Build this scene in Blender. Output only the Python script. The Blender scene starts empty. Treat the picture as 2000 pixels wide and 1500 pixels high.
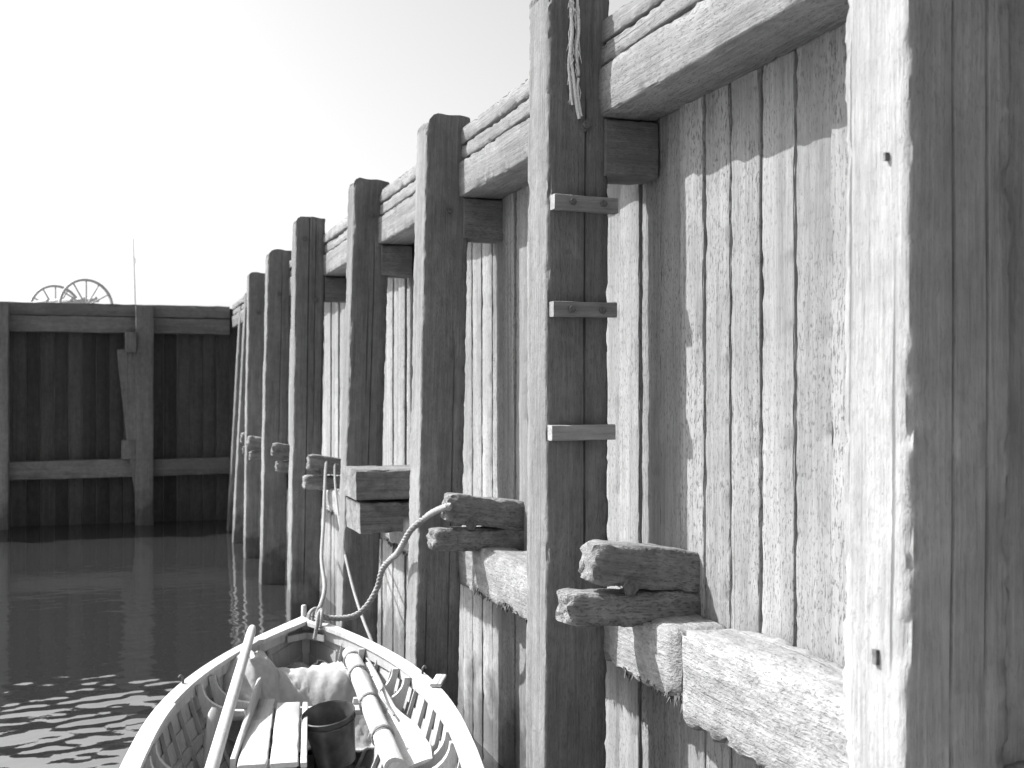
import bpy, bmesh, math, random
from mathutils import Vector, Matrix, noise
from math import sin, cos, pi, radians as R

sc = bpy.context.scene
COL = sc.collection
# ------------------------------------------------------------------ camera
YAW = R(18.6)
cam = bpy.data.cameras.new('camera'); camo = bpy.data.objects.new('camera', cam); COL.objects.link(camo)
camo.location = (0, 0, 2.1); camo.rotation_euler = (R(90), 0, -YAW)
cam.sensor_width = 36; cam.lens = 41.4; cam.shift_y = 0.0105; cam.clip_start = 0.05; cam.clip_end = 3000
cam.dof.use_dof = True; cam.dof.focus_distance = 4.8; cam.dof.aperture_fstop = 5.0
sc.camera = camo
# ------------------------------------------------------------------ light (black-and-white plate: neutral greys only)
SUN = Vector((1, -0.65, -1.22)).normalized()          # direction the light travels
to_sun = -SUN
EL = math.asin(to_sun.z); AZ = math.atan2(to_sun.x, to_sun.y)
w = bpy.data.worlds.new('World'); sc.world = w; w.use_nodes = True
nt = w.node_tree; bg = nt.nodes['Background']
sky = nt.nodes.new('ShaderNodeTexSky'); sky.sky_type = 'NISHITA'; sky.sun_disc = False
sky.sun_elevation = EL; sky.sun_rotation = AZ; sky.dust_density = 4.0; sky.air_density = 1.0; sky.ozone_density = 1.0
sep = nt.nodes.new('ShaderNodeSeparateColor'); mx = nt.nodes.new('ShaderNodeMath'); mx.operation = 'ADD'
my = nt.nodes.new('ShaderNodeMath'); my.operation = 'MULTIPLY'; my.inputs[1].default_value = 0.5
nt.links.new(sky.outputs[0], sep.inputs[0]); nt.links.new(sep.outputs[0], mx.inputs[0]); nt.links.new(sep.outputs[1], mx.inputs[1])
nt.links.new(mx.outputs[0], my.inputs[0]); nt.links.new(my.outputs[0], bg.inputs[0])
bg.inputs[1].default_value = 0.145
sl = bpy.data.lights.new('sun', 'SUN'); sl.energy = 5.0; sl.angle = R(0.5); sl.color = (1, 1, 1)
slo = bpy.data.objects.new('sun', sl); COL.objects.link(slo); slo.rotation_euler = SUN.to_track_quat('-Z', 'Y').to_euler()
vs = sc.view_settings; vs.view_transform = 'Standard'; vs.look = 'None'; vs.gamma = 1; vs.use_curve_mapping = False
vs.exposure = 1.1
sc.cycles.max_bounces = 5; sc.cycles.diffuse_bounces = 3; sc.cycles.glossy_bounces = 3

# ------------------------------------------------------------------ materials
def nmat(name):
    m = bpy.data.materials.new(name); m.use_nodes = True
    return m, m.node_tree, m.node_tree.nodes['Principled BSDF']
def wood(name, lo, hi, pits=0.5, rough=0.85, bump=0.5, tide=0.0, crack=0.5, fine=1.0, crust=0.0, tone=(.86, 1.12)):
    """weathered timber, grain along the object's own z"""
    m, t, b = nmat(name); N = t.nodes.new; Lk = t.links.new
    tc = N('ShaderNodeTexCoord'); oi = N('ShaderNodeObjectInfo')
    off = N('ShaderNodeVectorMath'); off.operation = 'SCALE'; off.inputs[0].default_value = (13.1, 7.7, 23.3); Lk(oi.outputs['Random'], off.inputs['Scale'])
    ad = N('ShaderNodeVectorMath'); ad.operation = 'ADD'; Lk(tc.outputs['Object'], ad.inputs[0]); Lk(off.outputs[0], ad.inputs[1])
    def nz(scale, zs, det, rgh=0.6):
        mp = N('ShaderNodeMapping'); mp.inputs['Scale'].default_value = (1, 1, zs); Lk(ad.outputs[0], mp.inputs[0])
        n = N('ShaderNodeTexNoise'); n.inputs['Scale'].default_value = scale; n.inputs['Detail'].default_value = det; n.inputs['Roughness'].default_value = rgh
        Lk(mp.outputs[0], n.inputs['Vector']); return n.outputs[0]
    def ramp(src, a, bb, ca=0.0, cb=1.0):
        mr = N('ShaderNodeMapRange'); mr.inputs[1].default_value = a; mr.inputs[2].default_value = bb
        mr.inputs[3].default_value = ca; mr.inputs[4].default_value = cb; Lk(src, mr.inputs[0]); return mr.outputs[0]
    def mth(op, a, bb):
        k = N('ShaderNodeMath'); k.operation = op
        for i, v in enumerate((a, bb)):
            if isinstance(v, (int, float)): k.inputs[i].default_value = v
            else: Lk(v, k.inputs[i])
        return k.outputs[0]
    grain = nz(85 * fine, 0.04, 3, 0.75); streak = nz(16 * fine, 0.05, 2); blot = nz(2.2, 0.6, 2)
    v = mth('ADD', mth('MULTIPLY', ramp(grain, .3, .7), .45), mth('MULTIPLY', ramp(streak, .3, .7), .35))
    v = mth('ADD', v, mth('MULTIPLY', ramp(blot, .3, .7), .35))
    col = ramp(v, 0.15, 1.0, lo, hi)
    # pits and short checks
    pn = ramp(nz(150, 0.28, 2, .6), .56, .64); pm = ramp(blot, .32, .60, .30, 1.0)
    pit = mth('MULTIPLY', mth('MULTIPLY', pn, pm), pits)
    ck = mth('MULTIPLY', ramp(nz(34, 0.010, 2, .55), .68, .72), crack)
    dk = mth('MAXIMUM', pit, ck)
    col = mth('MULTIPLY', col, mth('SUBTRACT', 1.0, mth('MULTIPLY', dk, .72)))
    rt = mth('FRACT', mth('MULTIPLY', oi.outputs['Random'], 37.7), 0.0); col = mth('MULTIPLY', col, ramp(rt, 0, 1, *tone))
    cr = None
    if crust:
        cn = nz(15, .8, 4, .7); cr = ramp(cn, .35, .70); col = mth('MULTIPLY', col, ramp(cn, .38, .62, 1 - .45 * crust, 1.08))
    if tide:
        geo = N('ShaderNodeNewGeometry'); sx = N('ShaderNodeSeparateXYZ'); Lk(geo.outputs['Position'], sx.inputs[0])
        tn = N('ShaderNodeTexNoise'); tn.inputs['Scale'].default_value = 5; tn.inputs['Detail'].default_value = 5; Lk(geo.outputs['Position'], tn.inputs['Vector'])
        zz = mth('ADD', sx.outputs[2], ramp(tn.outputs[0], .3, .7, -.22, .22))
        wet = ramp(zz, .22, .50, 1 - tide, 1.0); col = mth('MULTIPLY', col, wet)
        salt_flare = mth('MULTIPLY', ramp(zz, 2.3, 1.5, 1.0, 1.22), 1.0); col = mth('MULTIPLY', col, salt_flare)  # paler low down: salt bleaching, with flare painted into the colour
    cc = N('ShaderNodeCombineColor')
    for i in range(3): Lk(col, cc.inputs[i])
    Lk(cc.outputs[0], b.inputs['Base Color'])
    b.inputs['Roughness'].default_value = rough; b.inputs['Specular IOR Level'].default_value = 0.25
    hgt = mth('SUBTRACT', mth('ADD', mth('MULTIPLY', grain, .5), mth('MULTIPLY', streak, .5)), mth('MULTIPLY', dk, .55))
    if cr: hgt = mth('ADD', hgt, mth('MULTIPLY', cr, crust))
    bp = N('ShaderNodeBump'); bp.inputs['Strength'].default_value = bump; bp.inputs['Distance'].default_value = 0.012
    Lk(hgt, bp.inputs['Height']); Lk(bp.outputs[0], b.inputs['Normal'])
    return m
def plain(name, v, rough=0.6, var=0.15, scale=8, metal=0, bump=0.15, spec=.3, stretch=(1, 1, 1)):
    m, t, b = nmat(name); N = t.nodes.new; Lk = t.links.new
    tc = N('ShaderNodeTexCoord'); mp = N('ShaderNodeMapping'); mp.inputs['Scale'].default_value = stretch
    n = N('ShaderNodeTexNoise'); n.inputs['Scale'].default_value = scale; n.inputs['Detail'].default_value = 6
    Lk(tc.outputs['Object'], mp.inputs[0]); Lk(mp.outputs[0], n.inputs['Vector'])
    mr = N('ShaderNodeMapRange'); mr.inputs[1].default_value = .3; mr.inputs[2].default_value = .7
    mr.inputs[3].default_value = v * (1 - var); mr.inputs[4].default_value = v * (1 + var); Lk(n.outputs[0], mr.inputs[0])
    cc = N('ShaderNodeCombineColor')
    for i in range(3): Lk(mr.outputs[0], cc.inputs[i])
    Lk(cc.outputs[0], b.inputs['Base Color'])
    b.inputs['Roughness'].default_value = rough; b.inputs['Metallic'].default_value = metal; b.inputs['Specular IOR Level'].default_value = spec
    if bump:
        bp = N('ShaderNodeBump'); bp.inputs['Strength'].default_value = bump; bp.inputs['Distance'].default_value = .01
        Lk(n.outputs[0], bp.inputs['Height']); Lk(bp.outputs[0], b.inputs['Normal'])
    return m
M = {}
M['plank'] = wood('weathered_plank', .105, .235, pits=.78, tide=.6, crack=.6, bump=.5, tone=(.88, 1.08))
M['pile'] = wood('weathered_pile', .084, .19, pits=.25, tide=.55, crack=.8, bump=.8, crust=.25)
M['palepile'] = wood('pale_pile', .13, .28, pits=.2, tide=.3, crack=.7, bump=.7, crust=.15)
M['beam'] = wood('weathered_beam', .085, .21, pits=.5, crack=.4, bump=.7, fine=.8, crust=.2)
M['ledge'] = wood('bleached_beam', .125, .29, pits=.4, crack=.5, bump=.9, fine=.6, crust=.45)
M['rotten'] = wood('rotten_beam', .085, .23, pits=.5, crack=.9, bump=.9, fine=.7, crust=.5)
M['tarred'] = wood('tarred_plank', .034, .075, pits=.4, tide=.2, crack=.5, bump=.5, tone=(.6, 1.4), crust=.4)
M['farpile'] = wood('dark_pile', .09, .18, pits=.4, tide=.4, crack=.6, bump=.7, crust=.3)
M['paintwood'] = wood('painted_boat_timber', .33, .50, pits=.35, crack=.5, bump=.2, rough=.55)
M['boatgrey'] = wood('bare_boat_plank', .26, .42, pits=.2, crack=.3, bump=.2, rough=.65)
M['spar'] = wood('scrubbed_spar', .33, .50, pits=.1, crack=.4, bump=.15, rough=.6)
M['iron'] = plain('rusty_iron', .10, .7, .4, 60, .3, .5)
M['rope'] = plain('manila_rope', .24, .9, .3, 160, 0, .4)
M['palerope'] = plain('bleached_rope', .55, .9, .2, 160, 0, .4)
M['darkrope'] = plain('tarred_rope', .08, .9, .3, 160, 0, .4)
M['canvas'] = plain('canvas_cloth', .34, .9, .10, 30, 0, .3)
M['sack'] = plain('sacking_cloth', .22, .95, .15, 60, 0, .4)
M['tin'] = plain('dull_bucket_metal', .08, .5, .6, 9, .5, .3)
M['earth'] = plain('quay_earth', .20, .95, .3, 1.5, 0, .5)
M['weed'] = plain('dry_weed', .07, .95, .4, 40)
M['cart'] = plain('hazed_cart_timber', .34, .8, .2, 20)  # paled so that haze is put into the cart's colour
M['pole'] = plain('pale_pole_paint', .62, .6, .1, 10)

# ------------------------------------------------------------------ helpers
def tag(o, label=None, cat=None, group=None, kind=None):
    for k, v in (('label', label), ('category', cat), ('group', group), ('kind', kind)):
        if v: o[k] = v
    return o
def empty(name, loc=(0, 0, 0), rot=(0, 0, 0), **k):
    o = bpy.data.objects.new(name, None); COL.objects.link(o); o.location = loc; o.rotation_euler = rot
    o.empty_display_size = .1; return tag(o, **k)
def link(name, me, mat, parent=None, loc=(0, 0, 0), rot=(0, 0, 0), **k):
    o = bpy.data.objects.new(name, me); COL.objects.link(o); o.location = loc; o.rotation_euler = rot
    if mat is not None and not me.materials: me.materials.append(mat)
    if parent: o.parent = parent
    return tag(o, **k)
def mesh(name, V, F, smooth=35):
    me = bpy.data.meshes.new(name); me.from_pydata(V, [], F); me.update()
    bm = bmesh.new(); bm.from_mesh(me); bmesh.ops.recalc_face_normals(bm, faces=bm.faces); bm.to_mesh(me); bm.free()
    if smooth is not None:
        me.polygons.foreach_set('use_smooth', [True] * len(me.polygons)); me.set_sharp_from_angle(angle=R(smooth))
    return me
def section(w, d, r, n):
    """closed ring: rounded rectangle with n points on each straight side"""
    P = []; hw, hd = w / 2, d / 2
    for (cx, cy, a0) in ((hw - r, hd - r, 0), (-hw + r, hd - r, 90), (-hw + r, -hd + r, 180), (hw - r, -hd + r, 270)):
        for k in range(3): a = R(a0 + 45 * k); P.append((cx + r * cos(a), cy + r * sin(a), 1.0 if k == 1 else .6))
        j = {0: (-hw + r, hd, -1, 0), 90: (-hw, -hd + r, 0, -1), 180: (hw - r, -hd, 1, 0), 270: (hw, hd - r, 0, 1)}[a0]
        x0, y0 = P[-1][0], P[-1][1]
        for k in range(1, n + 1):
            f = k / (n + 1)
            P.append((x0 + (j[0] - x0) * f if j[2] else x0, y0 + (j[1] - y0) * f if j[3] else y0, 0.15))
    return P
def timber(L, w, d, r=.012, n=2, segs=40, amp=.004, wear=.012, seed=0, fq=3.0, z0=0.0, topdrop=None, endwear=.0, ragged=0.0, checks=(), smooth=50):
    """squared timber along z from z0 to z0+L with rounded, worn, uneven arrises"""
    S = [q + (None,) for q in section(w, d, r, n)]; V = []; F = []
    for ci, ck in enumerate(checks):                      # open drying checks on the -y face
        x0 = ck[0]; S = [q for q in S if not (abs(q[1] + d / 2) < 1e-6 and q[2] < .5 and abs(q[0] - x0) < .012)]
        j = next(i for i, q in enumerate(S) if abs(q[1] + d / 2) < 1e-6 and q[0] > x0)
        S[j:j] = [(x0 - .006, -d / 2, 0, None), (x0, -d / 2, 0, ci), (x0 + .006, -d / 2, 0, None)]
    m = len(S)
    for i in range(segs + 1):
        f = i / segs; z = z0 + L * f
        e = min(f, 1 - f) * L
        es = 1 - endwear * max(0, 1 - e / .05) ** 2
        for (x, y, cw, ci) in S:
            p = Vector((x * 6 + seed * 3.17, y * 6 - seed * 1.3, z * fq + seed * 5.1))
            q = noise.noise(p); q2 = noise.noise(p * 3.3 + Vector((9, 4, 2)))
            ins = wear * cw * max(0, (q2 * .55 + noise.noise(p * 9.0) * .55 + q * .35 + .12))
            k = max(.05, 1 - ins / max(.02, min(w, d) / 2))
            bx = amp * 1.1 * noise.noise(Vector((seed * 2.2, 3.3, z * fq * .45))); by = amp * 1.1 * noise.noise(Vector((7.7, seed * 2.9, z * fq * .45)))
            xx = x * k * es + bx + amp * q * (1 if abs(x) > abs(y) else .3); yy = y * k * es + by + amp * q * (1 if abs(y) >= abs(x) else .3)
            zz = z
            if ci is not None:
                ck = checks[ci]; yy += ck[3] * max(0, min(1, (z - ck[1]) / .25)) * max(0, min(1, (ck[2] - z) / .25)) * (.7 + .6 * noise.noise(Vector((z * 5, seed, 1.1))))
            if topdrop: zz -= topdrop(x, y) * max(0, (z - (z0 + L - .25)) / .25) ** 1.5
            if ragged and i in (0, segs): zz += ragged * noise.noise(Vector((x * 30 + seed, y * 30, seed * 2.0))) * (1 if i else -1)
            V.append((xx, yy, zz))
    for i in range(segs):
        for j in range(m):
            a = i * m + j; b = i * m + (j + 1) % m; F.append((a, b, b + m, a + m))
    for i, sgn in ((0, -1), (segs, 1)):
        ring = i * m
        for fr in (.7, .35):
            c = len(V)
            for j in range(m):
                vx, vy, vz = V[i * m + j]; zc = z0 + (L if i else 0)
                V.append((vx * fr, vy * fr, zc + (vz - zc) * fr + ragged * .8 * noise.noise(Vector((vx * fr * 40, vy * fr * 40, seed + 3.3)))))
            for j in range(m): F.append((ring + j, ring + (j + 1) % m, c + (j + 1) % m, c + j))
            ring = c
        F.append(tuple(range(ring, ring + m)))
    return mesh('timber', V, F, smooth)
def tube_pts(V, F, pts, rad, n=8, cap=True):
    """append a tube through pts to V, F; rad number or list"""
    pts = [Vector(p) for p in pts]; base = len(V); up = Vector((0.13, .21, .97))
    for i, p in enumerate(pts):
        t = (pts[min(i + 1, len(pts) - 1)] - pts[max(i - 1, 0)]).normalized()
        a = t.cross(up)
        if a.length < .05: a = t.cross(Vector((1, 0, 0)))
        a.normalize(); b = t.cross(a); r = rad[i] if isinstance(rad, (list, tuple)) else rad
        for k in range(n): q = 2 * pi * k / n; V.append(tuple(p + a * (r * cos(q)) + b * (r * sin(q))))
    for i in range(len(pts) - 1):
        for k in range(n):
            u = base + i * n + k; v = base + i * n + (k + 1) % n; F.append((u, v, v + n, u + n))
    if cap:
        F.append(tuple(base + k for k in range(n))); F.append(tuple(base + (len(pts) - 1) * n + k for k in range(n)))
def tube(name, pts, rad, n=10):
    V, F = [], []; tube_pts(V, F, pts, rad, n); return mesh(name, V, F, 40)
def spline(P, per=8):
    P = [Vector(p) for p in P]; out = []
    for i in range(len(P) - 1):
        p0 = P[max(i - 1, 0)]; p1 = P[i]; p2 = P[i + 1]; p3 = P[min(i + 2, len(P) - 1)]
        for k in range(per):
            t = k / per
            out.append(.5 * ((2 * p1) + (p2 - p0) * t + (2 * p0 - 5 * p1 + 4 * p2 - p3) * t * t + (3 * p1 - p0 - 3 * p2 + p3) * t ** 3))
    out.append(P[-1]); return out
def rope_mesh(P, rad, pitch=.09, per=10, strands=3):
    """laid rope: strands twisted round the line"""
    C = spline(P, per); L = [0]
    for a, b in zip(C, C[1:]): L.append(L[-1] + (b - a).length)
    step = pitch / 8; n = max(8, int(L[-1] / step)); D = []; k = 0
    for i in range(n + 1):
        s = L[-1] * i / n
        while k < len(L) - 2 and L[k + 1] < s: k += 1
        f = (s - L[k]) / max(1e-6, L[k + 1] - L[k]); D.append(C[k].lerp(C[k + 1], f))
    V, F = [], []
    for q in range(strands):
        pts = []
        for i, p in enumerate(D):
            t = (D[min(i + 1, n)] - D[max(i - 1, 0)]).normalized(); a = t.cross(Vector((.13, .2, .97))).normalized(); b = t.cross(a)
            an = 2 * pi * (q / strands + L[-1] * i / n / pitch); pts.append(p + (a * cos(an) + b * sin(an)) * rad * .56)
        tube_pts(V, F, pts, rad * .52, 6)
    return mesh('rope', V, F, 60)
def bar(V, F, c, sx, sy, sz, m=None):
    b = len(V); m = m or Matrix.Identity(3)
    for dx in (-1, 1):
        for dy in (-1, 1):
            for dz in (-1, 1): V.append(tuple(Vector(c) + m @ Vector((dx * sx / 2, dy * sy / 2, dz * sz / 2))))
    for q in ((0, 1, 3, 2), (4, 6, 7, 5), (0, 4, 5, 1), (2, 3, 7, 6), (0, 2, 6, 4), (1, 5, 7, 3)): F.append(tuple(b + i for i in q))

S = 1.6            # working unit: distance from the camera to the face of the piles
CZ = 2.1
Yf = 12.4 * S      # front of the far wall's piles

# ------------------------------------------------------------------ setting: water, quay ground
def make_water():
    import numpy as np
    rnd = random.Random(5); W = []
    for k in range(64):
        lam = .11 * (6.5 ** rnd.random()); a = R(rnd.uniform(-50, 50)) + R(74)
        W.append((2 * pi / lam * cos(a), 2 * pi / lam * sin(a), rnd.random() * 6.3, .0093 * lam / (2 * pi) * (1.5 if lam < .25 else .65)))
    def axis(lo, segs, hi):
        A = []; x = segs[0][0]; s_ = segs[0][2]
        while x > lo: s_ *= 1.5; x -= s_; A.append(max(x, lo))
        A = A[::-1]
        for (p, q, st) in segs: n = int(round((q - p) / st)); A += [p + (q - p) * i / n for i in range(n)]
        A.append(segs[-1][1]); x = segs[-1][1]; s_ = segs[-1][2]
        while x < hi: s_ *= 1.5; x += s_; A.append(min(x, hi))
        return A
    xs = axis(-600, ((-6.5, -3.2, .06), (-3.2, 2.2, .028)), 2.6); ys = axis(-300, ((3.2, 11.0, .028), (11.0, 20.2, .05)), 21.5)
    Xg, Yg = np.meshgrid(np.array(xs), np.array(ys)); Z = np.zeros_like(Xg)
    for (kx, ky, p, am) in W: Z += am * np.sin(kx * Xg + ky * Yg + p)
    g = .62 + .35 * np.sin(.9 * Xg + .5 * Yg + .4) * np.sin(.45 * Yg - .7 * Xg + 1.9) + .25 * np.sin(1.7 * Yg + .6 * Xg)
    g = np.clip(g, .12, 1.3) * np.where(Yg < 8.0, 1.1, np.clip(1.1 - (Yg - 8.0) * .16, .16, 1.1))
    Z *= g * ((Xg > -8) & (Yg > 1))
    V = np.stack([Xg, Yg, Z], 2).reshape(-1, 3).tolist()
    nx = len(xs); F = [(j * nx + i, j * nx + i + 1, (j + 1) * nx + i + 1, (j + 1) * nx + i) for j in range(len(ys) - 1) for i in range(nx - 1)]
    me = bpy.data.meshes.new('water'); me.from_pydata(V, [], F); me.update()
    me.polygons.foreach_set('use_smooth', [True] * len(me.polygons))
    m, t, b = nmat('harbour_water')
    b.inputs['Base Color'].default_value = (.02, .02, .02, 1); b.inputs['Roughness'].default_value = .03
    b.inputs['IOR'].default_value = 4.2; b.inputs['Specular IOR Level'].default_value = .5
    n = t.nodes.new('ShaderNodeTexNoise'); n.inputs['Scale'].default_value = 9; n.inputs['Detail'].default_value = 3
    tc = t.nodes.new('ShaderNodeTexCoord'); t.links.new(tc.outputs['Object'], n.inputs['Vector'])
    bp = t.nodes.new('ShaderNodeBump'); bp.inputs['Strength'].default_value = .06; bp.inputs['Distance'].default_value = .02
    t.links.new(n.outputs[0], bp.inputs['Height']); t.links.new(bp.outputs[0], b.inputs['Normal'])
    link('water', me, m, kind='structure', label='dark harbour water with soft ripples between the two timber walls')
make_water()
XB = 1.295 * S + .16
gz = 3.50
V = [(XB, -300, gz), (700, -300, gz), (700, Yf + .5, gz), (XB, Yf + .5, gz), (700, 900, gz), (XB, 900, gz), (-700, 900, gz), (-700, Yf + .5, gz),
     (XB, -300, -2), (XB, Yf + .5, -2), (-700, Yf + .5, -2)]
F = [(0, 1, 2, 3), (3, 2, 4, 5), (7, 3, 5, 6), (0, 3, 9, 8), (3, 7, 10, 9)]
link('ground', mesh('ground', V, F, None), M['earth'], kind='structure', label='earth filled quay top behind the timber walls')

# ------------------------------------------------------------------ timber walls
rnd = random.Random(11)
PL_NEAR = [timber(4.2, .196, .05, .004, 1, 110, .0018, .006, seed=20 + k, fq=4) for k in range(7)]
PL_FAR = [timber(4.2, .205, .05, .006, 0, 6, .004, .008, seed=40 + k, fq=3) for k in range(3)]
for me in PL_NEAR: me.materials.append(M['plank'])

wall = empty('timber_wall', (1.295 * S, 0, 0), label='long weathered timber quay wall of upright planks running away beside the boat', cat='quay wall')
def inwall(name, me, mat, loc, rot=(0, 0, 0), **k):
    return link(name, me, mat, wall, (loc[0] - 1.295 * S, loc[1], loc[2]), rot, **k)
# piles: px-free plan, in units of S: (Y, X at eye level, lean, width, top)
PILES = [(1.319, 1.0, .004, .172, 1.02), (2.705, 1.0, .006, .166, 1.03), (3.96, 1.0, .022, .160, .978), (5.30, 1.0, .030, .168, .985),
         (6.83, .97, .016, .172, 1.03), (8.27, .98, .020, .165, 1.010), (9.64, 1.0, .013, .165, .985), (10.66, 1.05, .050, .160, .93), (11.62, 1.095, .055, .160, .90)]
# planks
y = -1.4; i = 0
while y < Yf + .2:
    wv = rnd.uniform(.185, .215)
    me = PL_NEAR[i % 7] if y < 14 else PL_FAR[i % 3]
    if y >= 14 and not me.materials: pass
    o = inwall('plank', me, M['plank'], (1.295 * S + .025 + rnd.uniform(-.006, .007), y + wv / 2, -.55 + rnd.uniform(-.02, .02)), (rnd.uniform(-.003, .003), 0, R(90) + (pi if rnd.random() < .5 else 0)))
    gap = rnd.choice((.001, .002, .003, .004, .005, .010))
    o.scale = ((wv - gap) / .196, 1, 1) if y < 14 else ((wv - gap) / .205, 1, 1)
    if y >= 14:
        if len(o.data.materials) == 0: o.data.materials.append(M['plank'])
    y += wv; i += 1
# wales (three courses) bay by bay, butted behind the piles
Xw = 1.14 * S
ylist = [-1.5] + [p[0] * S + .12 for p in PILES] + [Yf + .1]
def ybeam(name, y0, y1, x0, x1, z0, z1, mat, seed, **k):
    """timber running along the wall"""
    q = dict(r=.008, n=2, segs=max(10, int((y1 - y0) / .035)), amp=.003, wear=.012, fq=3.5); q.update(k)
    me = timber(y1 - y0, x1 - x0, z1 - z0, seed=seed, **q)
    # local z -> +Y, local x -> X, local y -> -Z
    return inwall(name, me, mat, ((x0 + x1) / 2, y0, (z0 + z1) / 2), (R(-90), 0, 0))
for k in range(len(ylist) - 1):
    a, b = ylist[k] + .004, ylist[k + 1] - .004
    xe = 1.295 * S - .004; dj = rnd.uniform(-.006, .006)
    bend = 0
    ybeam('wale', a, b, Xw + dj, xe, CZ + .69 * S, CZ + .812 * S, M['beam'], 100 + k, wear=.018)
    ybeam('wale_plank', a, b, Xw + .012 + dj, xe + .1, CZ + .820 * S, CZ + .868 * S, M['beam'], 120 + k, wear=.007, amp=.002, r=.005)
    ybeam('cap_plank', a, b, Xw + .004 - dj, xe + .22, CZ + .876 * S, CZ + .93 * S, M['beam'], 140 + k, wear=.010, amp=.003, r=.005)
# lower ledge beams; the nearest bay is of two pieces with an open joint
def ledge(a, b, seed, x0=1.14, zt=-.505, zb=-.665):
    ybeam('ledge_beam', a, b, x0 * S, 1.295 * S - .004, CZ + zb * S, CZ + zt * S, M['ledge'], seed, r=.016, n=5, wear=.045, amp=.009, fq=5, endwear=.22, ragged=.012)
for k in range(len(ylist) - 1):
    a, b = ylist[k] + .006, ylist[k + 1] - .006
    if k == 1:
        ledge(a, 2.268 * S, 160, 1.135, -.500, -.70); ledge(2.302 * S, b, 161, 1.148, -.512, -.668)
    else: ledge(a, b, 162 + k, 1.14 + rnd.uniform(-.008, .008), -.505 - rnd.uniform(0, .02))
rw = random.Random(8)
for k in range(5):
    V, F = [], []; a, b = ylist[k] + .05, ylist[k + 1] - .3
    if k == 0: a = 1.2
    for q in range(700):
        y_ = rw.uniform(a, b); x_ = 1.14 * S + rw.uniform(.004, .10) ; z_ = CZ - .655 * S + rw.uniform(-.01, .02); l = rw.uniform(.008, .036) * (1 + noise.noise(Vector((y_ * 4, k, 0)))); w_ = rw.uniform(.004, .014); b_ = len(V)
        V += [(x_ - 1.295 * S, y_ - w_, z_), (x_ - 1.295 * S, y_ + w_, z_), (x_ - 1.295 * S + rw.uniform(-.015, .01), y_ + rw.uniform(-.012, .012), z_ - l), (x_ - 1.295 * S + .012, y_, z_)]
        F += [(b_, b_ + 1, b_ + 2), (b_ + 1, b_ + 3, b_ + 2), (b_ + 3, b_, b_ + 2)]
    link('weed_fringe', mesh('weed', V, F, None), M['weed'], wall, kind='stuff')
# corbel blocks under the wale, on the camera side of each pile
def xbeam(name, y0, y1, x0, x1, z0, z1, mat, seed, parent_rot=0, **k):
    q = dict(r=.012, n=2, segs=10, amp=.005, wear=.015, fq=4); q.update(k)
    me = timber(x1 - x0, y1 - y0, z1 - z0, seed=seed, **q)
    return inwall(name, me, mat, (x0, (y0 + y1) / 2, (z0 + z1) / 2), (R(-90), parent_rot, R(-90)))
for k, p in enumerate(PILES[:7]):
    y1 = p[0] * S
    if k: xbeam('corbel_block', y1 - .025, y1 + .17, Xw + .02, 1.295 * S - .003, CZ + .545 * S, CZ + .69 * S - .006, M['farpile'], 200 + k)  # darker far-pile timber puts the shade under the wale into their colour
# tie beam stubs that stick out through the planks beside the piles, rotted and split
def stub(y0, y1, zt, seed, x_up=1.02, x_lo=.965, **lab):
    e = empty('tie_beam', ((1.295 * S + .1) - 1.295 * S, (y0 + y1) / 2, CZ + (zt - .085) * S)); e.parent = wall
    for k_, v_ in lab.items(): e[k_] = v_
    xr = 1.295 * S + .1
    def prong(name, xl, zc, h, wd, tilt, sd):
        L = xr - xl * S
        me = timber(L, wd, h, r=.014, n=5, segs=30, amp=.009, wear=.034, seed=sd, fq=7, endwear=.16, ragged=.022, smooth=70)
        o = link(name, me, M['rotten'], e, (0, 0, zc), (0, 0, 0))
        # local z -> -X tilted up by tilt
        o.rotation_euler = Matrix(((0, 0, -cos(tilt)), (1, 0, 0), (0, -1, sin(tilt)))).to_3x3().to_euler() if False else Vector((-cos(tilt), 0, sin(tilt))).to_track_quat('Z', 'Y').to_euler()
        return o
    # timber section: local x stands for height after tracking, keep near square
    prong('upper_half', x_up, .010 * S, .155, .155, R(9), seed)
    prong('lower_half', x_lo, -.062 * S, .125, .15, R(2.5), seed + 1)
    V, F = [], []; tube_pts(V, F, [(-.40, -.10, .005), (-.395, .02, .02)], .016, 8); tube_pts(V, F, [(-.402, -.105, .004), (-.401, -.085, .007)], .030, 6)
    link('bolt', mesh('bolt', V, F), M['iron'], e)
    return e
stub(2.705 * S - .42, 2.705 * S - .22, -.355, 300, label='rotten tie beam split open, sticking out beside the laddered pile')
stub(3.96 * S - .40, 3.96 * S - .21, -.345, 310, 1.03, .985, label='rotten tie beam with the mooring rope round it')
stub(6.83 * S - .40, 6.83 * S - .2, -.36, 320, 1.02, 1.0)
stub(8.27 * S - .40, 8.27 * S - .2, -.35, 330, 1.0, 1.03)
stub(9.64 * S - .42, 9.64 * S - .2, -.35, 340, .98, 1.0)
stub(10.66 * S - .42, 10.66 * S - .2, -.35, 350, 1.03, 1.05)
# sound, squared fender block by the fourth pile: two stacked baulks
e = empty('fender_block', (0, 4.99 * S, CZ - .44 * S)); e.parent = wall; e['label'] = 'square sound fender block of two stacked baulks'
for (zc, h, sd, xl) in ((.065, .20, 400, .945), (-.075, .205, 401, .962)):
    me = timber(1.295 * S + .05 - xl * S, .50, h, r=.012, n=3, segs=16, amp=.006, wear=.02, seed=sd, fq=5, ragged=.008)
    link('baulk', me, M['rotten'], e, (xl * S - 1.295 * S, 0, zc * S), (R(90), 0, R(90)))

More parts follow.
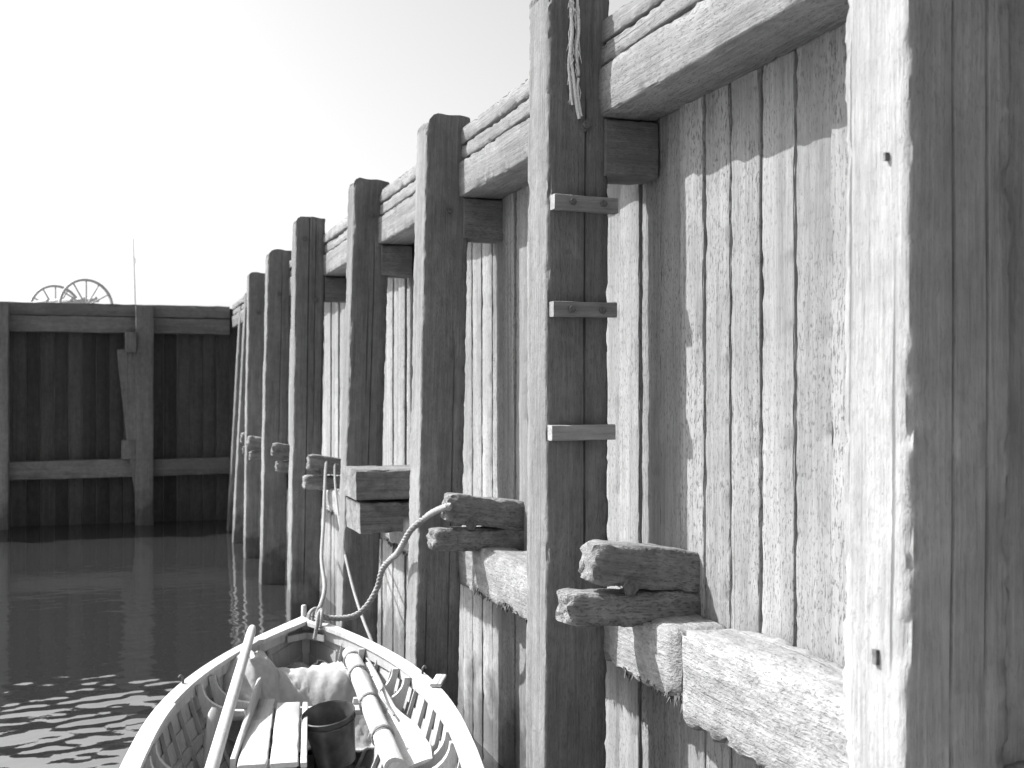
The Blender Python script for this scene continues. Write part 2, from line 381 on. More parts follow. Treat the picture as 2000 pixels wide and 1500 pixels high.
# ------------------------------------------------------------------ piles
PLAB = ['nearest timber pile, broad and pale, at the right edge of the wall', 'timber pile with three ladder cleats nailed to it',
        'timber pile with a square nut, next beyond the laddered one', 'timber pile behind the square fender block', 'round-shouldered timber pile with a long vertical check, left of the fender block',
        'timber pile, fifth in the row beyond the nearest one', 'slim dark timber pile, third from the far wall corner', 'leaning timber pile, second from the far wall corner', 'leaning timber pile in the corner beside the far wall']
piles = []
CHK = {0: ((-.02, 1.0, 4.9, .016), (.07, 2.2, 4.2, .014)), 1: ((.028, 2.2, 4.3, .020),), 3: ((.03, 2.0, 4.2, .014),), 4: ((-.012, 1.2, 4.9, .024), (.05, 2.5, 4.8, .014)), 2: ((.06, 1.2, 3.4, .012),), 5: ((.03, 2.4, 4.6, .014),)}
for k, (Y, X, lean, wd, top) in enumerate(PILES):
    b0 = -.9; H = CZ + top * S - b0; a = math.atan(lean)
    xb = X * S - lean * (CZ - b0) + wd * S / 2
    e = empty('timber_pile', (xb, Y * S, b0), (0, a, 0), label=PLAB[k], cat='pile', group='piles along the quay wall')
    dd = .15 * S; W = wd * S
    def drop(x, y, W=W, k=k):
        rr = .05 + .02 * (k % 3); d_ = max(0, rr - (x + W / 2)); ro = .014; d2 = max(0, ro - (W / 2 - x))
        return rr - math.sqrt(max(0, rr * rr - d_ * d_)) + ro - math.sqrt(max(0, ro * ro - d2 * d2)) + .012 * x / W + .004 * sin(x * 40 + k)
    near = k < 4
    me = timber(H, W, dd, r=.012, n=8, segs=240 if near else 90, checks=CHK.get(k, ()), amp=.004, wear=.016 if k != 0 else .022, seed=60 + k, fq=3.2, topdrop=drop)
    link('shaft', me, M['pile'] if k else M['palepile'], e, (0, dd / 2, 0))
    piles.append((e, W, dd, b0))
e0, W0, d0, b00 = piles[0]
link('backing_timber', timber(4.6, .30, .2, r=.012, n=4, segs=200, amp=.004, wear=.02, seed=95), M['palepile'], e0, (W0 / 2 + .13, .13, 0))
def nut(k, x, z, s=.03, square=True):
    e, W, dd, b0 = piles[k]; V, F = [], []
    tube_pts(V, F, [(x, .004, z - b0), (x, -.018, z - b0)], s * .75, 4 if square else 8); tube_pts(V, F, [(x, -.01, z - b0), (x, -.034, z - b0)], s * .4, 8)
    link('bolt', mesh('bolt', V, F, 30), M['iron'], e)
nut(1, 0.02, CZ + .665 * S, .035); nut(2, .01, CZ + .64 * S, .026); nut(3, .0, CZ + .82 * S, .02, False)
nut(4, -.06, CZ + .90 * S, .026, False); nut(4, .05, CZ + .55 * S, .028, False); nut(5, -.0, CZ + .70 * S, .03, False); nut(6, .0, CZ + .66 * S, .03, False)
for (yy_, z_, s_) in ((.10, 1.52, .015), (.07, 2.62, .008)):
    V, F = [], []; bar(V, F, (0, 0, 0), .016, s_, s_ * 2.2)  # added dark blocks standing in for shaded slots and marks in the pile
    link('dark_slot', mesh('slot_fill', V, F, 30), M['iron'], piles[0][0], (-piles[0][1] / 2 - .002, yy_, z_ - piles[0][3]))
# ladder cleats
e, W, dd, b0 = piles[1]
for j, (z, x0, rot) in enumerate(((CZ + .470 * S, .012, -.006), (CZ + .208 * S, .010, .012), (CZ - .093 * S, .006, .010))):
    c = link('ladder_cleat', timber(.268, .05, .060, r=.004, n=1, segs=8, amp=.0015, wear=.004, seed=500 + j), M['palepile'], e, (x0 - .134, -.024, z - b0), (R(90), 0, R(90)))
    c.rotation_euler = (R(90) - rot, 0, R(90))
    if j < 2:
        for q in (-.06, .07):
            V, F = [], []; tube_pts(V, F, [(0, 0, 0), (0, -.014, 0)], .014, 6)
            n_ = link('bolt', mesh('bolt', V, F), M['iron'], e, (x0 + q, -.048, z - b0))
# old frayed rope hanging down the face of the laddered pile to its nut
V, F = [], []; rs = random.Random(3)
A_ = [(-.046, 1.62), (-.041, 1.45), (-.046, 1.36), (-.036, 1.28), (-.028, 1.19), (-.004, 1.09)]
B_ = [(-.022, 1.62), (-.012, 1.46), (-.020, 1.36), (-.010, 1.27), (-.018, 1.20), (.004, 1.10)]
C_ = [(-.044, 1.40), (-.052, 1.30), (-.047, 1.20), (-.036, 1.14)]
Wx = piles[1][0].matrix_basis if False else Matrix.Translation(piles[1][0].location) @ piles[1][0].rotation_euler.to_matrix().to_4x4()
def onpile(x, z, y=-.012): return Wx @ Vector((x, y, CZ + z - b0))
for P_, r_ in ((A_, .0075), (B_, .0065), (C_, .005)):
    tube_pts(V, F, [onpile(p.x, p.z, -.012 + .006 * sin(p.z * 30)) for p in spline([(a, 0, b) for a, b in P_], 6)], r_, 7)
for q in range(70):
    x = rs.choice((-.044, -.042, -.016)) + rs.uniform(-.007, .007); z = rs.uniform(1.22, 1.60); l = rs.uniform(.03, .10)
    tube_pts(V, F, [onpile(x, z, -.006), onpile(x + rs.uniform(-.01, .01), z - l * .5, -.014), onpile(x + rs.uniform(-.016, .016), z - l, -.007)], [.0014, .0028, .0008], 4)
link('frayed_rope', mesh('frayed', V, F, 60), M['palerope'], label='pale frayed rope end hanging down the face of the laddered pile', cat='rope')

# ------------------------------------------------------------------ far wall (faces the camera, in shade)
far = empty('timber_wall', (0, Yf, 0), label='dark shaded timber quay wall across the end of the basin', cat='quay wall')
PLF = [timber(4.1, .205, .05, .006, 0, 4, .003, .006, seed=70 + k) for k in range(3)]
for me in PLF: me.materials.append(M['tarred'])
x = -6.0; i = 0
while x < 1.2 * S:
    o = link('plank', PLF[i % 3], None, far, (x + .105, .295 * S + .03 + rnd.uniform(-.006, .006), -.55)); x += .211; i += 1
FP = [-3.88, -1.72, .44]
def fbeam(name, x0, x1, y0, y1, z0, z1, mat, seed, drop=0):
    me = timber(x1 - x0, y1 - y0, z1 - z0, r=.012, n=1, segs=14, amp=.006, wear=.02, seed=seed)
    return link(name, me, mat, far, (x0, (y0 + y1) / 2, (z0 + z1) / 2), (R(90) + math.atan(drop / (x1 - x0)), 0, R(90)))
edges = [-6.0] + FP + [1.80]
for k in range(len(edges) - 1):
    a, b = edges[k] + .003, edges[k + 1] - .003
    fbeam('wale', a, b, .14 * S, .295 * S - .004, 3.10, 3.36, M['farpile'], 600 + k)
    fbeam('cap_plank', a, b, .13 * S, .295 * S + .2, 3.365, 3.57, M['farpile'], 620 + k)
    fbeam('rail', a, b, .10 * S, .295 * S - .01, .75 + .02 * (k % 2), 1.04, M['farpile'], 640 + k, -.02)
for k, x in enumerate(FP):
    e = empty('timber_pile', (x, Yf, -.9), (0, 0, 0), cat='pile', group='piles of the far wall',
              label='dark timber pile in the middle of the far wall' if k == 2 else ('dark timber pile of the far wall at the left edge of the picture' if k == 1 else 'dark timber pile of the far wall beyond the left edge'))
    link('shaft', timber(4.43, .28, .24, r=.018, n=2, segs=40, amp=.006, wear=.02, seed=660 + k), M['farpile'], e, (0, .12, 0))
    if k < 1: continue
    # side cheek that narrows downwards, bracket and chock on the left of the pile
    V = [(-.14, .03, 3.75), (-.42, .03, 3.72), (-.40, .03, 3.45), (-.27, .03, 2.25), (-.24, .03, 2.05), (-.15, .03, 1.4), (-.14, .03, 1.4)]
    n = len(V); V2 = V + [(a, .2, c) for a, b_, c in V]
    F = [tuple(range(n)), tuple(range(2 * n - 1, n - 1, -1))] + [(i, (i + 1) % n, n + (i + 1) % n, n + i) for i in range(n)]
    link('cheek', mesh('cheek', V2, F, 30), M['farpile'], e)
    link('bracket', timber(.32, .17, .24, r=.01, n=1, segs=6, amp=.006, wear=.02, seed=680 + k), M['farpile'], e, (-.215, .05, 3.68))
    link('chock', timber(.30, .22, .2, r=.01, n=1, segs=6, amp=.01, wear=.03, seed=690 + k), M['farpile'], e, (-.245, .10, 1.97))

# ------------------------------------------------------------------ rowing boat (local: bow at y=0, stern at y=-3.9, x to starboard)
HD = R(9)
BO = Vector((1.045, 6.85, 0))
boat = empty('rowing_boat', BO, (0, 0, -HD), label='pale open rowing boat moored bow-in beside the timber wall', cat='boat')
BL = 3.9
def hb(t):
    v = .685 * (1 - max(0, 1 - t / 2.0) ** 2.75)
    if t > 2.0: v = .685 - .20 * ((t - 2.0) / 1.9) ** 2
    return v
def zs(t):
    q = min(1, t / 2.0); z = .79 - .165 * (1 - (1 - q) ** 2)
    if t > 2.2: z += .09 * ((t - 2.2) / 1.7) ** 2
    return z
def zk(t): return -.16 + .22 * max(0, 1 - t / .8) ** 2.5
def hull(t, q, off=0.0):
    """point on the hull, q=0 keel .. 1 gunwale; off = inward offset"""
    full = min(1, t / 1.5); p = 1.0 - .55 * full
    b = max(.012, hb(t) - off); x = b * q ** p
    z = zk(t) + off * .8 + (zs(t) - zk(t) - off * .8) * q ** (1.0 + .9 * full)
    return x, z
TS = [.0, .05, .1, .16, .23, .31, .4, .5, .62, .75, .9, 1.06, 1.24, 1.44, 1.66, 1.9, 2.2, 2.5, 2.9, 3.3, 3.6, BL]
NQ = 8
def strip(fa, fb, ts, thick):
    """plate between two curves fa(t), fb(t), with thickness vector thick(t)"""
    V, F = [], []
    for t in ts:
        a, b, n = Vector(fa(t)), Vector(fb(t)), Vector(thick(t)); V += [tuple(a), tuple(b), tuple(b + n), tuple(a + n)]
    for i in range(len(ts) - 1):
        o = i * 4
        for k in range(4): F.append((o + k, o + (k + 1) % 4, o + 4 + (k + 1) % 4, o + 4 + k))
    F += [(0, 1, 2, 3), tuple(len(V) - 4 + k for k in range(4))]
    return mesh('strip', V, F, 30)
for sd in (-1, 1):
    for j in range(NQ):
        q0, q1 = j / NQ, min(1, (j + 1) / NQ + .02)
        def fa(t, q=q0, o=.0): x, z = hull(t, q, 0); return (sd * x, -t, z)
        def fb(t, q=q1, o=.012): x, z = hull(t, q, 0); return (sd * (x - .010), -t, z)
        link('strake', strip(fa, fb, TS, lambda t: (sd * .014, 0, -.004)), M['boatgrey'], boat)
    # gunwale: capping in three lengths, rubbing strip and inwale
    cuts = [(.0, .16), (.16, 1.40), (1.40, 2.9), (2.9, BL)] if sd > 0 else [(.0, .36), (.36, 1.30), (1.30, 2.8), (2.8, BL)]
    for ci, (a, b) in enumerate(cuts):
        n = max(4, int((b - a) / .06)); ts = [a + .002 + (b - a - .004) * i / n for i in range(n + 1)]
        wi = .05 + (.012 if ci % 2 == 0 else 0)
        link('gunwale', strip(lambda t: (sd * (hb(t) + .018), -t + .02 * max(0, 1 - t / .2), zs(t) + .004), lambda t: (sd * max(.0, hb(t) - wi), -t - .05 * max(0, 1 - t / .3), zs(t) + .004 + .001 * ci), ts, lambda t: (0, 0, .022)), M['paintwood'], boat)
    n = 60; ts = [.16 + (BL - .16) * i / n for i in range(n + 1)]
    link('inwale', strip(lambda t: (sd * (hb(t) - .040), -t, zs(t) - .052), lambda t: (sd * (hb(t) - .040), -t, zs(t) + .002), ts, lambda t: (sd * .022, 0, 0)), M['boatgrey'], boat)
    link('rubbing_strip', strip(lambda t: (sd * (hb(t) + .010), -t, zs(t) - .045), lambda t: (sd * (hb(t) + .010), -t, zs(t) - .002), ts, lambda t: (sd * .020, 0, 0)), M['paintwood'], boat)
    # stringer (riser) carrying the thwarts
    link('riser', strip(lambda t: (sd * (hull(t, .80)[0] - .02), -t, hull(t, .80)[1] - .02), lambda t: (sd * (hull(t, .80)[0] - .02), -t, hull(t, .80)[1] + .03), ts[2:], lambda t: (sd * .018, 0, 0)), M['boatgrey'], boat)
    # ribs
    t = .28
    while t < 3.7:
        V, F = [], []
        for i in range(9):
            q = .12 + .86 * i / 8; x, z = hull(t, q, 0)
            for dt in (-.011, .011):
                V.append((sd * (x - .008), -t + dt, z)); V.append((sd * (x - .026), -t + dt, z + .004))
        for i in range(8):
            o = i * 4; F += [(o, o + 1, o + 5, o + 4), (o + 1, o + 3, o + 7, o + 5), (o + 3, o + 2, o + 6, o + 7), (o + 2, o, o + 4, o + 6)]
        link('rib', mesh('rib', V, F, 30), M['boatgrey'], boat); t += .145
# stem, breasthook, mooring pin, transom
V, F = [], []
pr = [(.05, .86), (.055, .6), (.04, .3), (-.02, .05), (-.25, -.16), (-.36, -.12), (-.10, .1), (-.045, .35), (-.03, .6), (-.03, .86)]
for x in (-.022, .022): V += [(x, a, b - .05) for a, b in pr]
n = len(pr); F = [tuple(range(n)), tuple(range(2 * n - 1, n - 1, -1))] + [(i, (i + 1) % n, n + (i + 1) % n, n + i) for i in range(n)]
link('stem', mesh('stem', V, F, 30), M['paintwood'], boat)
V = [(0, .0, 0), (-.13, -.14, 0), (-.10, -.19, 0), (0, -.10, 0), (.10, -.19, 0), (.13, -.14, 0)]; n = 6
V += [(a, b, .035) for a, b, c_ in V]; F = [tuple(range(n)), tuple(range(2 * n - 1, n - 1, -1))] + [(i, (i + 1) % n, n + (i + 1) % n, n + i) for i in range(n)]
link('breasthook', mesh('breasthook', V, F, 30), M['boatgrey'], boat, (0, 0, .705))
link('mooring_pin', tube('pin', [(0, 0, 0), (0, 0, .075), (0, 0, .08)], [.016, .015, .011], 10), M['paintwood'], boat, (-.012, .012, .80))
V, F = [], []
for i in range(11):
    q = i / 10; x, z = hull(BL, q); V += [(-x, -BL, z), (x, -BL, z), (-x, -BL - .03, z), (x, -BL - .03, z)]
for i in range(10):
    o = 4 * i; F += [(o, o + 1, o + 5, o + 4), (o + 2, o + 6, o + 7, o + 3), (o, o + 4, o + 6, o + 2), (o + 1, o + 3, o + 7, o + 5)]
link('transom', mesh('transom', V, F, 30), M['paintwood'], boat)
# floor boards
for k in range(-4, 5):
    x = k * .105; t0 = .42 + abs(k) * .11
    link('floor_board', timber(BL - .3 - t0, .099, .018, r=.003, n=0, segs=20, amp=.002, wear=.003, seed=700 + k), M['boatgrey'], boat, (x, -t0, .13 + abs(k) * .008), (R(90), 0, 0))
# thwarts
def thwart(t, z, wd, mat='paintwood', th=.03):
    a = hb(t) * .985 - .03
    link('thwart', timber(2 * a, wd, th, r=.006, n=1, segs=16, amp=.001, wear=.003, seed=int(t * 100)), M[mat], boat, (-a, -t, z - th / 2), (R(90), 0, R(90)))
thwart(.44, .585, .17); thwart(.86, .505, .12); thwart(1.85, .45, .22); thwart(2.9, .45, .24)
# knees: curved brackets from thwart up to gunwale
def knee(sd, t, z0, th=.035, ln=.24):
    xo = hb(t) - .035; zt = zs(t) - .004; P = [(xo, zt), (xo - .035, zt)]
    for i in range(9):
        a = R(90 * i / 8); P.append((xo - .035 - (ln - .04) * (1 - cos(a)), z0 + .03 + (zt - z0 - .03) * (1 - sin(a)) ** 1.05))
    P += [(xo - ln, z0 + .005), (hull(t, .82)[0] - .01, z0 + .005)]
    V = [(sd * x, -t - th / 2, z) for x, z in P] + [(sd * x, -t + th / 2, z) for x, z in P]; n = len(P)
    F = [tuple(range(n)), tuple(range(2 * n - 1, n - 1, -1))] + [(i, (i + 1) % n, n + (i + 1) % n, n + i) for i in range(n)]
    link('knee', mesh('knee', V, F, 40), M['paintwood'], boat)
for sd in (-1, 1):
    knee(sd, .47, .585, .03, .14); knee(sd, .80, .505); knee(sd, .945, .505); knee(sd, 1.78, .45); knee(sd, 1.94, .45)
# rowlock cleat and pin on each gunwale
for sd in (-1, 1):
    t = 1.13
    if sd > 0: link('rowlock_block', timber(.20, .06, .016, r=.008, n=1, segs=8, amp=.002, wear=.006, seed=730 + sd), M['paintwood'], boat, (sd * (hb(t) + .012), -t - .10, zs(t) + .033), (R(-90), 0, sd * R(-14)))
    link('rowlock_pin', tube('pin', spline([(0, 0, 0), (0, 0, .03), (sd * .010, 0, .045), (sd * .02, 0, .035)], 4), .006, 8), M['iron'], boat, (sd * (hb(1.0) + .002), -1.0, zs(1.0) + .02))
# loose hatch of fore-and-aft boards on the thwart
def inboat(o): o.parent = None; return o
bm_ = boat.matrix_basis.copy() if False else Matrix.Translation(BO) @ Matrix.Rotation(-HD, 4, 'Z')
def bw(x, y, z): return bm_ @ Vector((x, y, z))
hatch = empty('hatch_boards', bw(-.11, -1.1, .512), (0, 0, -HD), label='flat panel of pale boards lying across the thwart in the boat', cat='boards')
for k, (x, wd, dy) in enumerate(((-.105, .125, 0), (.028, .118, .0), (.112, .028, -.01))):
    link('board', timber(1.0, wd, .022, r=.004, n=1, segs=12, amp=.0015, wear=.004, seed=740 + k), M['spar'], hatch, (x, .27 + dy, .012), (R(90), 0, 0))
link('batten', timber(.25, .05, .03, r=.004, n=1, segs=4, amp=.001, seed=750), M['spar'], hatch, (-.16, -.60, -.015), (R(90), 0, R(90)))

# things in the boat
o = link('oar', tube('oar', [Vector((-.285, -.33, .83)).lerp(Vector((-.375, -1.62, .54)), f) for f in (0, .012, .05, .2, .5, .8, 1)] + [Vector((-.43, -2.4, .37))], [.006, .018, .024, .025, .027, .029, .030, .031], 14), M['spar'], None, BO, (0, 0, -HD), label='round pale oar shaft leaning up over the port side of the boat', cat='oar')
for k, (xa, ya, za, xb, yb, zb, wd, lab) in enumerate(((-.222, -.50, .60, -.30, -1.75, .49, .10, 'grey plank on edge lying along the oar in the boat'), (-.190, -.80, .535, -.235, -1.75, .50, .075, 'short dark board wedged between the oar and the hatch boards'))):
    a, b = Vector((xa, ya, za)), Vector((xb, yb, zb)); L = (b - a).length
    me = timber(L, .024 if k == 0 else .08, wd if k == 0 else .03, r=.004, n=1, segs=14, amp=.002, wear=.006, seed=760 + k)
    o = link('loose_plank', me, M['boatgrey'], None, bw(*a), (0, 0, 0), label=lab, cat='plank')
    d = (bw(*b) - bw(*a)).normalized(); o.rotation_euler = d.to_track_quat('Z', 'Y').to_euler()
me = timber(.42, .055, .03, r=.013, n=1, segs=16, amp=.001, wear=.003, seed=770, endwear=.6)
o = link('paddle', me, M['spar'], None, bw(-.455, -1.30, .22), label='short round-ended paddle grip standing by the port side', cat='paddle'); o.rotation_euler = (R(-25), R(4), -HD)
# furled sail lashed round its mast
spar = empty('furled_sail', bw(.30, -.9, .575), (0, 0, -HD), label='pale furled sail lashed round a spar along the starboard side', cat='sail')
A, B = Vector((-.055, .60, .085)), Vector((.075, -1.15, -.02))
pts = [A.lerp(B, i / 40) for i in range(41)]
def roll():
    V, F = [], []
    for i, p in enumerate(pts):
        for k in range(20):
            a = 2 * pi * k / 20; r = .046 * (1 + .10 * noise.noise(Vector((cos(a) * 1.5, sin(a) * 1.5, i * .22))) + .05 * sin(a * 3 + i * .15))
            r *= (.93 if i in (9, 10, 20, 21, 31, 32) else 1) * (.55 if i == 0 else 1)
            V.append((p.x + r * cos(a), p.y, p.z + r * sin(a)))
    for i in range(40):
        for k in range(20): F.append((i * 20 + k, i * 20 + (k + 1) % 20, (i + 1) * 20 + (k + 1) % 20, (i + 1) * 20 + k))
    F += [tuple(range(20)), tuple(range(800, 820))]
    return mesh('roll', V, F, 60)
link('sail_roll', roll(), M['canvas'], spar)
link('spar', tube('spar', [A + Vector((-.002, .06, .004)), A.lerp(B, .3) + Vector((0, 0, .004)), B], [.022, .026, .03], 12), M['spar'], spar)
for f in (.09, .24, .51, .78):
    p = A.lerp(B, f); link('lashing', tube('lashing', [p + Vector((.049 * cos(a), .010 * sin(a * .5), .049 * sin(a))) for a in [2 * pi * k / 22 for k in range(45)]], .0055, 6), M['rope'], spar)
link('sail_line', tube('line', spline([A + Vector((.045, -.02, .02)), A.lerp(B, .15) + Vector((.075, 0, .02)), A.lerp(B, .33) + Vector((.10, 0, -.01)), A.lerp(B, .5) + Vector((.05, 0, .035)), A.lerp(B, .62) + Vector((.09, 0, .0))], 8), .006, 6), M['rope'], spar)
# oar with its blade, beside the sail
V, F = [], []
prof = [(0, .024, .024), (.5, .026, .026), (.75, .028, .026), (.85, .045, .018), (1.0, .075, .011), (1.3, .080, .009), (1.42, .06, .008)]
for i, (l, a, b) in enumerate(prof):
    for k in range(14): an = 2 * pi * k / 14; V.append((a * cos(an), -l, b * sin(an)))
for i in range(len(prof) - 1):
    for k in range(14): F.append((i * 14 + k, i * 14 + (k + 1) % 14, (i + 1) * 14 + (k + 1) % 14, (i + 1) * 14 + k))
F += [tuple(range(14)), tuple(range(len(V) - 14, len(V)))]
o = link('oar', mesh('oar', V, F, 50), M['spar'], None, bw(.33, -.46, .63), label='pale oar with a broad blade lying against the furled sail', cat='oar'); o.rotation_euler = (R(5), R(-18), -HD + R(5))
# bucket
def bucket():
    V, F = [], []; pr = [(.0, .0), (.100, .0), (.105, .004), (.142, .25), (.147, .256), (.142, .26), (.136, .25), (.101, .012), (.0, .012)]
    m = 32
    for r, z in pr:
        for k in range(m): a = 2 * pi * k / m; V.append((r * cos(a), r * sin(a), z))
    for i in range(len(pr) - 1):
        for k in range(m): F.append((i * m + k, i * m + (k + 1) % m, (i + 1) * m + (k + 1) % m, (i + 1) * m + k))
    bm = bmesh.new(); me = mesh('bucket', V, F, 40); bm.from_mesh(me); bmesh.ops.remove_doubles(bm, verts=bm.verts, dist=1e-4); bm.to_mesh(me); bm.free()
    return me
bk = empty('bucket', bw(.153, -1.115, .31), (R(9), R(-11), 0), label='dark metal bucket standing tilted between the hatch boards and the sail', cat='bucket')
bk.scale = (.9, .9, 1.0)
link('pail', bucket(), M['tin'], bk)
V, F = [], []
tube_pts(V, F, [(.1415 * cos(a), .1415 * sin(a), .222) for a in [2 * pi * k / 32 for k in range(33)]], .003, 6)
link('hoop', mesh('hoop', V, F), M['iron'], bk)
# canvas thrown over the forward thwart
def cloth(x0, x1, y0, y1, fz, nx, ny, seed):
    V, F = [], []
    for j in range(ny + 1):
        for i in range(nx + 1):
            u, v = i / nx, j / ny; x = x0 + (x1 - x0) * u; y = y0 + (y1 - y0) * v
            q = Vector((x * 6 + y * 3, y * 9 - x * 2, seed))
            r1 = 1 - abs(noise.noise(Vector((x * 7 + y * 9, y * 2 - x * 3, seed)))) * 2.4; r2 = 1 - abs(noise.noise(Vector((x * 16 - y * 12, y * 5, seed + 5)))) * 2.4
            z = fz(u, v) + .025 * noise.noise(q) + .030 * max(0, r1) ** 2 + .012 * max(0, r2) ** 2 + .006 * noise.noise(q * 6)
            V.append((x + .03 * noise.noise(Vector((u * 4, v * 5, seed + 3))), y + .04 * noise.noise(Vector((u * 5, v * 3, seed + 8))), z))
    for j in range(ny):
        for i in range(nx): a = j * (nx + 1) + i; F.append((a, a + 1, a + nx + 2, a + nx + 1))
    me = mesh('cloth', V, F, 80); return me
def sm(a, b, x): t = max(0, min(1, (x - a) / (b - a))); return t * t * (3 - 2 * t)
def addsolid(o, th): m = o.modifiers.new('thick', 'SOLIDIFY'); m.thickness = th; m.offset = 0
o = link('canvas_sheet', cloth(-.40, .44, -.42, -.80, lambda u, v: .60 - .30 * sm(.25, .95, v) + .07 * sm(.3, 0, u) - .05 * u * sm(.3, 1, v), 60, 40, 2.5), M['canvas'], None, BO, (0, 0, -HD), label='crumpled canvas sheet draped down behind the bow thwart', cat='canvas'); addsolid(o, .008)
o = link('canvas_bundle', cloth(-.50, -.10, -.46, -.78, lambda u, v: .70 - .22 * abs(2 * u - 1) ** 3 - .22 * sm(.35, 1, v), 34, 28, 6.5), M['canvas'], None, BO, (0, 0, -HD), label='bulging end of canvas under the oar at the port side', cat='canvas'); addsolid(o, .008)
def sackmesh(seed, sx, sy, sz):
    bm = bmesh.new(); bmesh.ops.create_icosphere(bm, subdivisions=4, radius=1)
    for v in bm.verts:
        q = v.co.normalized(); k = 1 + .22 * noise.noise(q * 2.0 + Vector((seed, 0, 0))) + .10 * max(0, 1 - 2.5 * abs(noise.noise(Vector((q.x * 4, q.y * 4 + seed, q.z * 2))))) + .04 * noise.noise(q * 9)
        v.co = Vector((q.x * sx, q.y * sy, max(-.6, q.z) * sz)) * k
    me = bpy.data.meshes.new('sack'); bm.to_mesh(me); bm.free(); me.polygons.foreach_set('use_smooth', [True] * len(me.polygons)); return me
link('sack', sackmesh(1.0, .17, .12, .16), M['sack'], None, bw(-.04, -.27, .42), (0, 0, .3), label='grey sack stowed in the bow of the boat', cat='sack')
link('rope_coil', tube('coil', [(.07 * cos(a) * (1 - .02 * a), .06 * sin(a) * (1 - .02 * a), .03 + .004 * a) for a in [k * .35 for k in range(60)]], .011, 8), M['darkrope'], None, bw(.07, -.28, .50), (R(25), 0, 0), label='small dark coil of rope beside the sack in the bow', cat='rope')

# ------------------------------------------------------------------ mooring ropes
link('mooring_rope', rope_mesh([(1.66, 5.99, 1.50), (1.641, 5.92, 1.521), (1.61, 6.1, 1.473), (1.59, 6.22, 1.426), (1.525, 6.26, 1.362), (1.500, 6.34, 1.279), (1.505, 6.5, 1.206), (1.49, 6.6, 1.160), (1.46, 6.68, 1.092),
     (1.435, 6.72, .975), (1.372, 6.72, .875), (1.297, 6.72, .824), (1.193, 6.74, .815), (1.10, 6.76, .83)], .0175, .075), M['rope'], label='thick twisted mooring rope looping from the rotten tie beam to the bow', cat='rope')
link('bow_line', rope_mesh([(1.85, 10.62, 1.50), (1.794, 10.55, 1.495), (1.684, 10.0, 1.277), (1.558, 9.3, 1.092), (1.393, 8.4, .934), (1.28, 7.6, .846), (1.10, 6.80, .825)], .013, .05), M['rope'], label='slack line from a far tie beam down to the bow of the boat', cat='rope')
link('bow_line', rope_mesh([(1.90, 10.55, 1.47), (1.86, 10.5, 1.46), (1.780, 10.0, 1.275), (1.642, 9.0, 1.041), (1.526, 8.0, .841), (1.44, 7.2, .743), (1.40, 6.6, .64), (1.40, 6.45, .50)], .010, .045), M['rope'], label='thin straight line running down behind the starboard bow', cat='rope')
V, F = [], []
for q in range(4):
    an = (-.5, .1, .5, 1.1)[q]
    pts = [Vector((cos(an) * .032 * cos(a) + .008 * q - .012, sin(an) * .045 * cos(a) - .02 + .008 * sin(2 * a + q), .012 + (.038 + .008 * (q % 2)) * sin(a))) for a in [2 * pi * k / 20 for k in range(21)]]
    tube_pts(V, F, pts, .010, 7)
tube_pts(V, F, spline([(.03, -.03, .05), (.0, -.10, .04), (-.015, -.14, -.02), (-.03, -.15, -.09)], 6), .011, 7)
tube_pts(V, F, spline([(.02, -.03, .03), (.02, -.10, .05), (.0, -.15, -.03)], 6), .010, 7)
link('rope_knot', mesh('knot', V, F, 60), M['rope'], None, bw(.055, -.045, .815), (0, 0, 0), label='knot of rope turns hitched over the stem head', cat='rope')

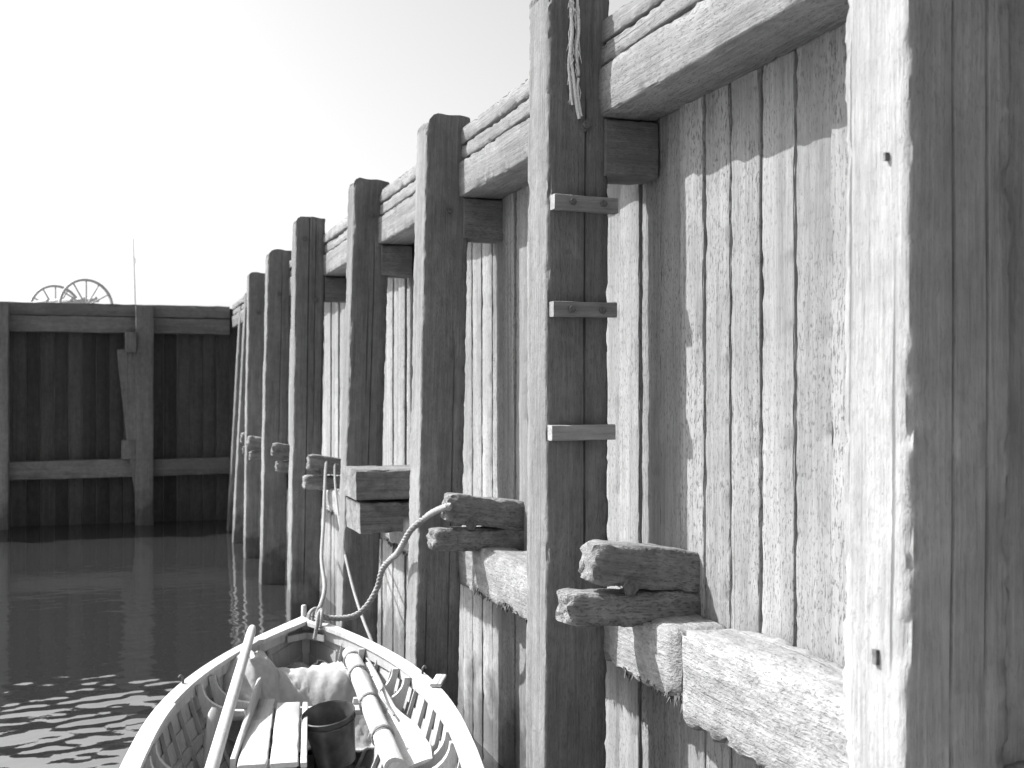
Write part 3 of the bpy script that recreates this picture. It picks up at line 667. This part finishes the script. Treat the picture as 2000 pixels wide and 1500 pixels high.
# ------------------------------------------------------------------ on the far quay: cart and pole
cart = empty('cart', (-.64, 28.71, gz), label='two-wheeled cart with spoked wheels resting on its shafts on the far quay', cat='cart')
vd = math.atan2(.64, 28.71); ax = Vector((-.62, 1.55, 0)).normalized(); RW = .63
wq = ax.to_track_quat('Z', 'Y').to_matrix()
def wheel(c, nm='wheel'):
    V, F = [], []; m = 40; pr = [(RW, -.03), (RW, .03), (RW - .055, .03), (RW - .055, -.03)]
    for k in range(m):
        a = 2 * pi * k / m
        for r, z in pr: V.append((r * cos(a), r * sin(a), z))
    for k in range(m):
        for j in range(4): F.append((k * 4 + j, k * 4 + (j + 1) % 4, ((k + 1) % m) * 4 + (j + 1) % 4, ((k + 1) % m) * 4 + j))
    h = empty(nm); h.parent = cart; h.location = c; h.rotation_euler = wq.to_euler()
    link('rim', mesh('rim', V, F, 30), M['cart'], h)
    link('hub', tube('hub', [(0, 0, -.13), (0, 0, -.10), (0, 0, .1), (0, 0, .13)], [.05, .085, .085, .05], 12), M['cart'], h)
    sp = tube('spoke', [(.07, 0, 0), (RW - .05, 0, 0)], [.022, .018], 6); sp.materials.append(M['cart'])
    for k in range(12): link('spoke', sp, None, h, (0, 0, 0), (0, 0, 2 * pi * k / 12))
w1 = Vector((0, 0, RW)); w2 = w1 + ax * 2.0
wheel(w1); wheel(w2)
link('axle', tube('axle', [w1 - ax * .1, w2 + ax * .1], .045, 8), M['cart'], cart)
side = Vector((ax.y, -ax.x, 0)) * -1
for f in (.28, .72):
    c = w1.lerp(w2, f)
    link('shaft', tube('shaft', [c - side * .5 + Vector((0, 0, .2)), c + Vector((0, 0, .15)), c + side * 1.3 + Vector((0, 0, -.12)), c + side * 2.6 + Vector((0, 0, -.58))], [.05, .05, .045, .03], 8), M['cart'], cart)
for j in range(5):
    c = w1 - side * .4 + side * .28 * j + Vector((0, 0, .24 - .03 * j)); link('cross_slat', tube('slat', [c + ax * .45, c + ax * 1.55], .035, 6), M['cart'], cart)
pl = empty('pole', (.56, 35.68, gz), (R(0), R(-1.5), 0), label='slender pale pole standing up from the far quay', cat='pole')
link('mast', tube('mast', [(0, 0, 0), (0, 0, 1.8), (0, 0, 3.1)], [.035, .028, .018], 8), M['pole'], pl)
link('cleat', tube('cleat', spline([(0, 0, 2.55), (.05, 0, 2.50), (.05, 0, 2.42), (0, 0, 2.38)], 4), .012, 6), M['pole'], pl)
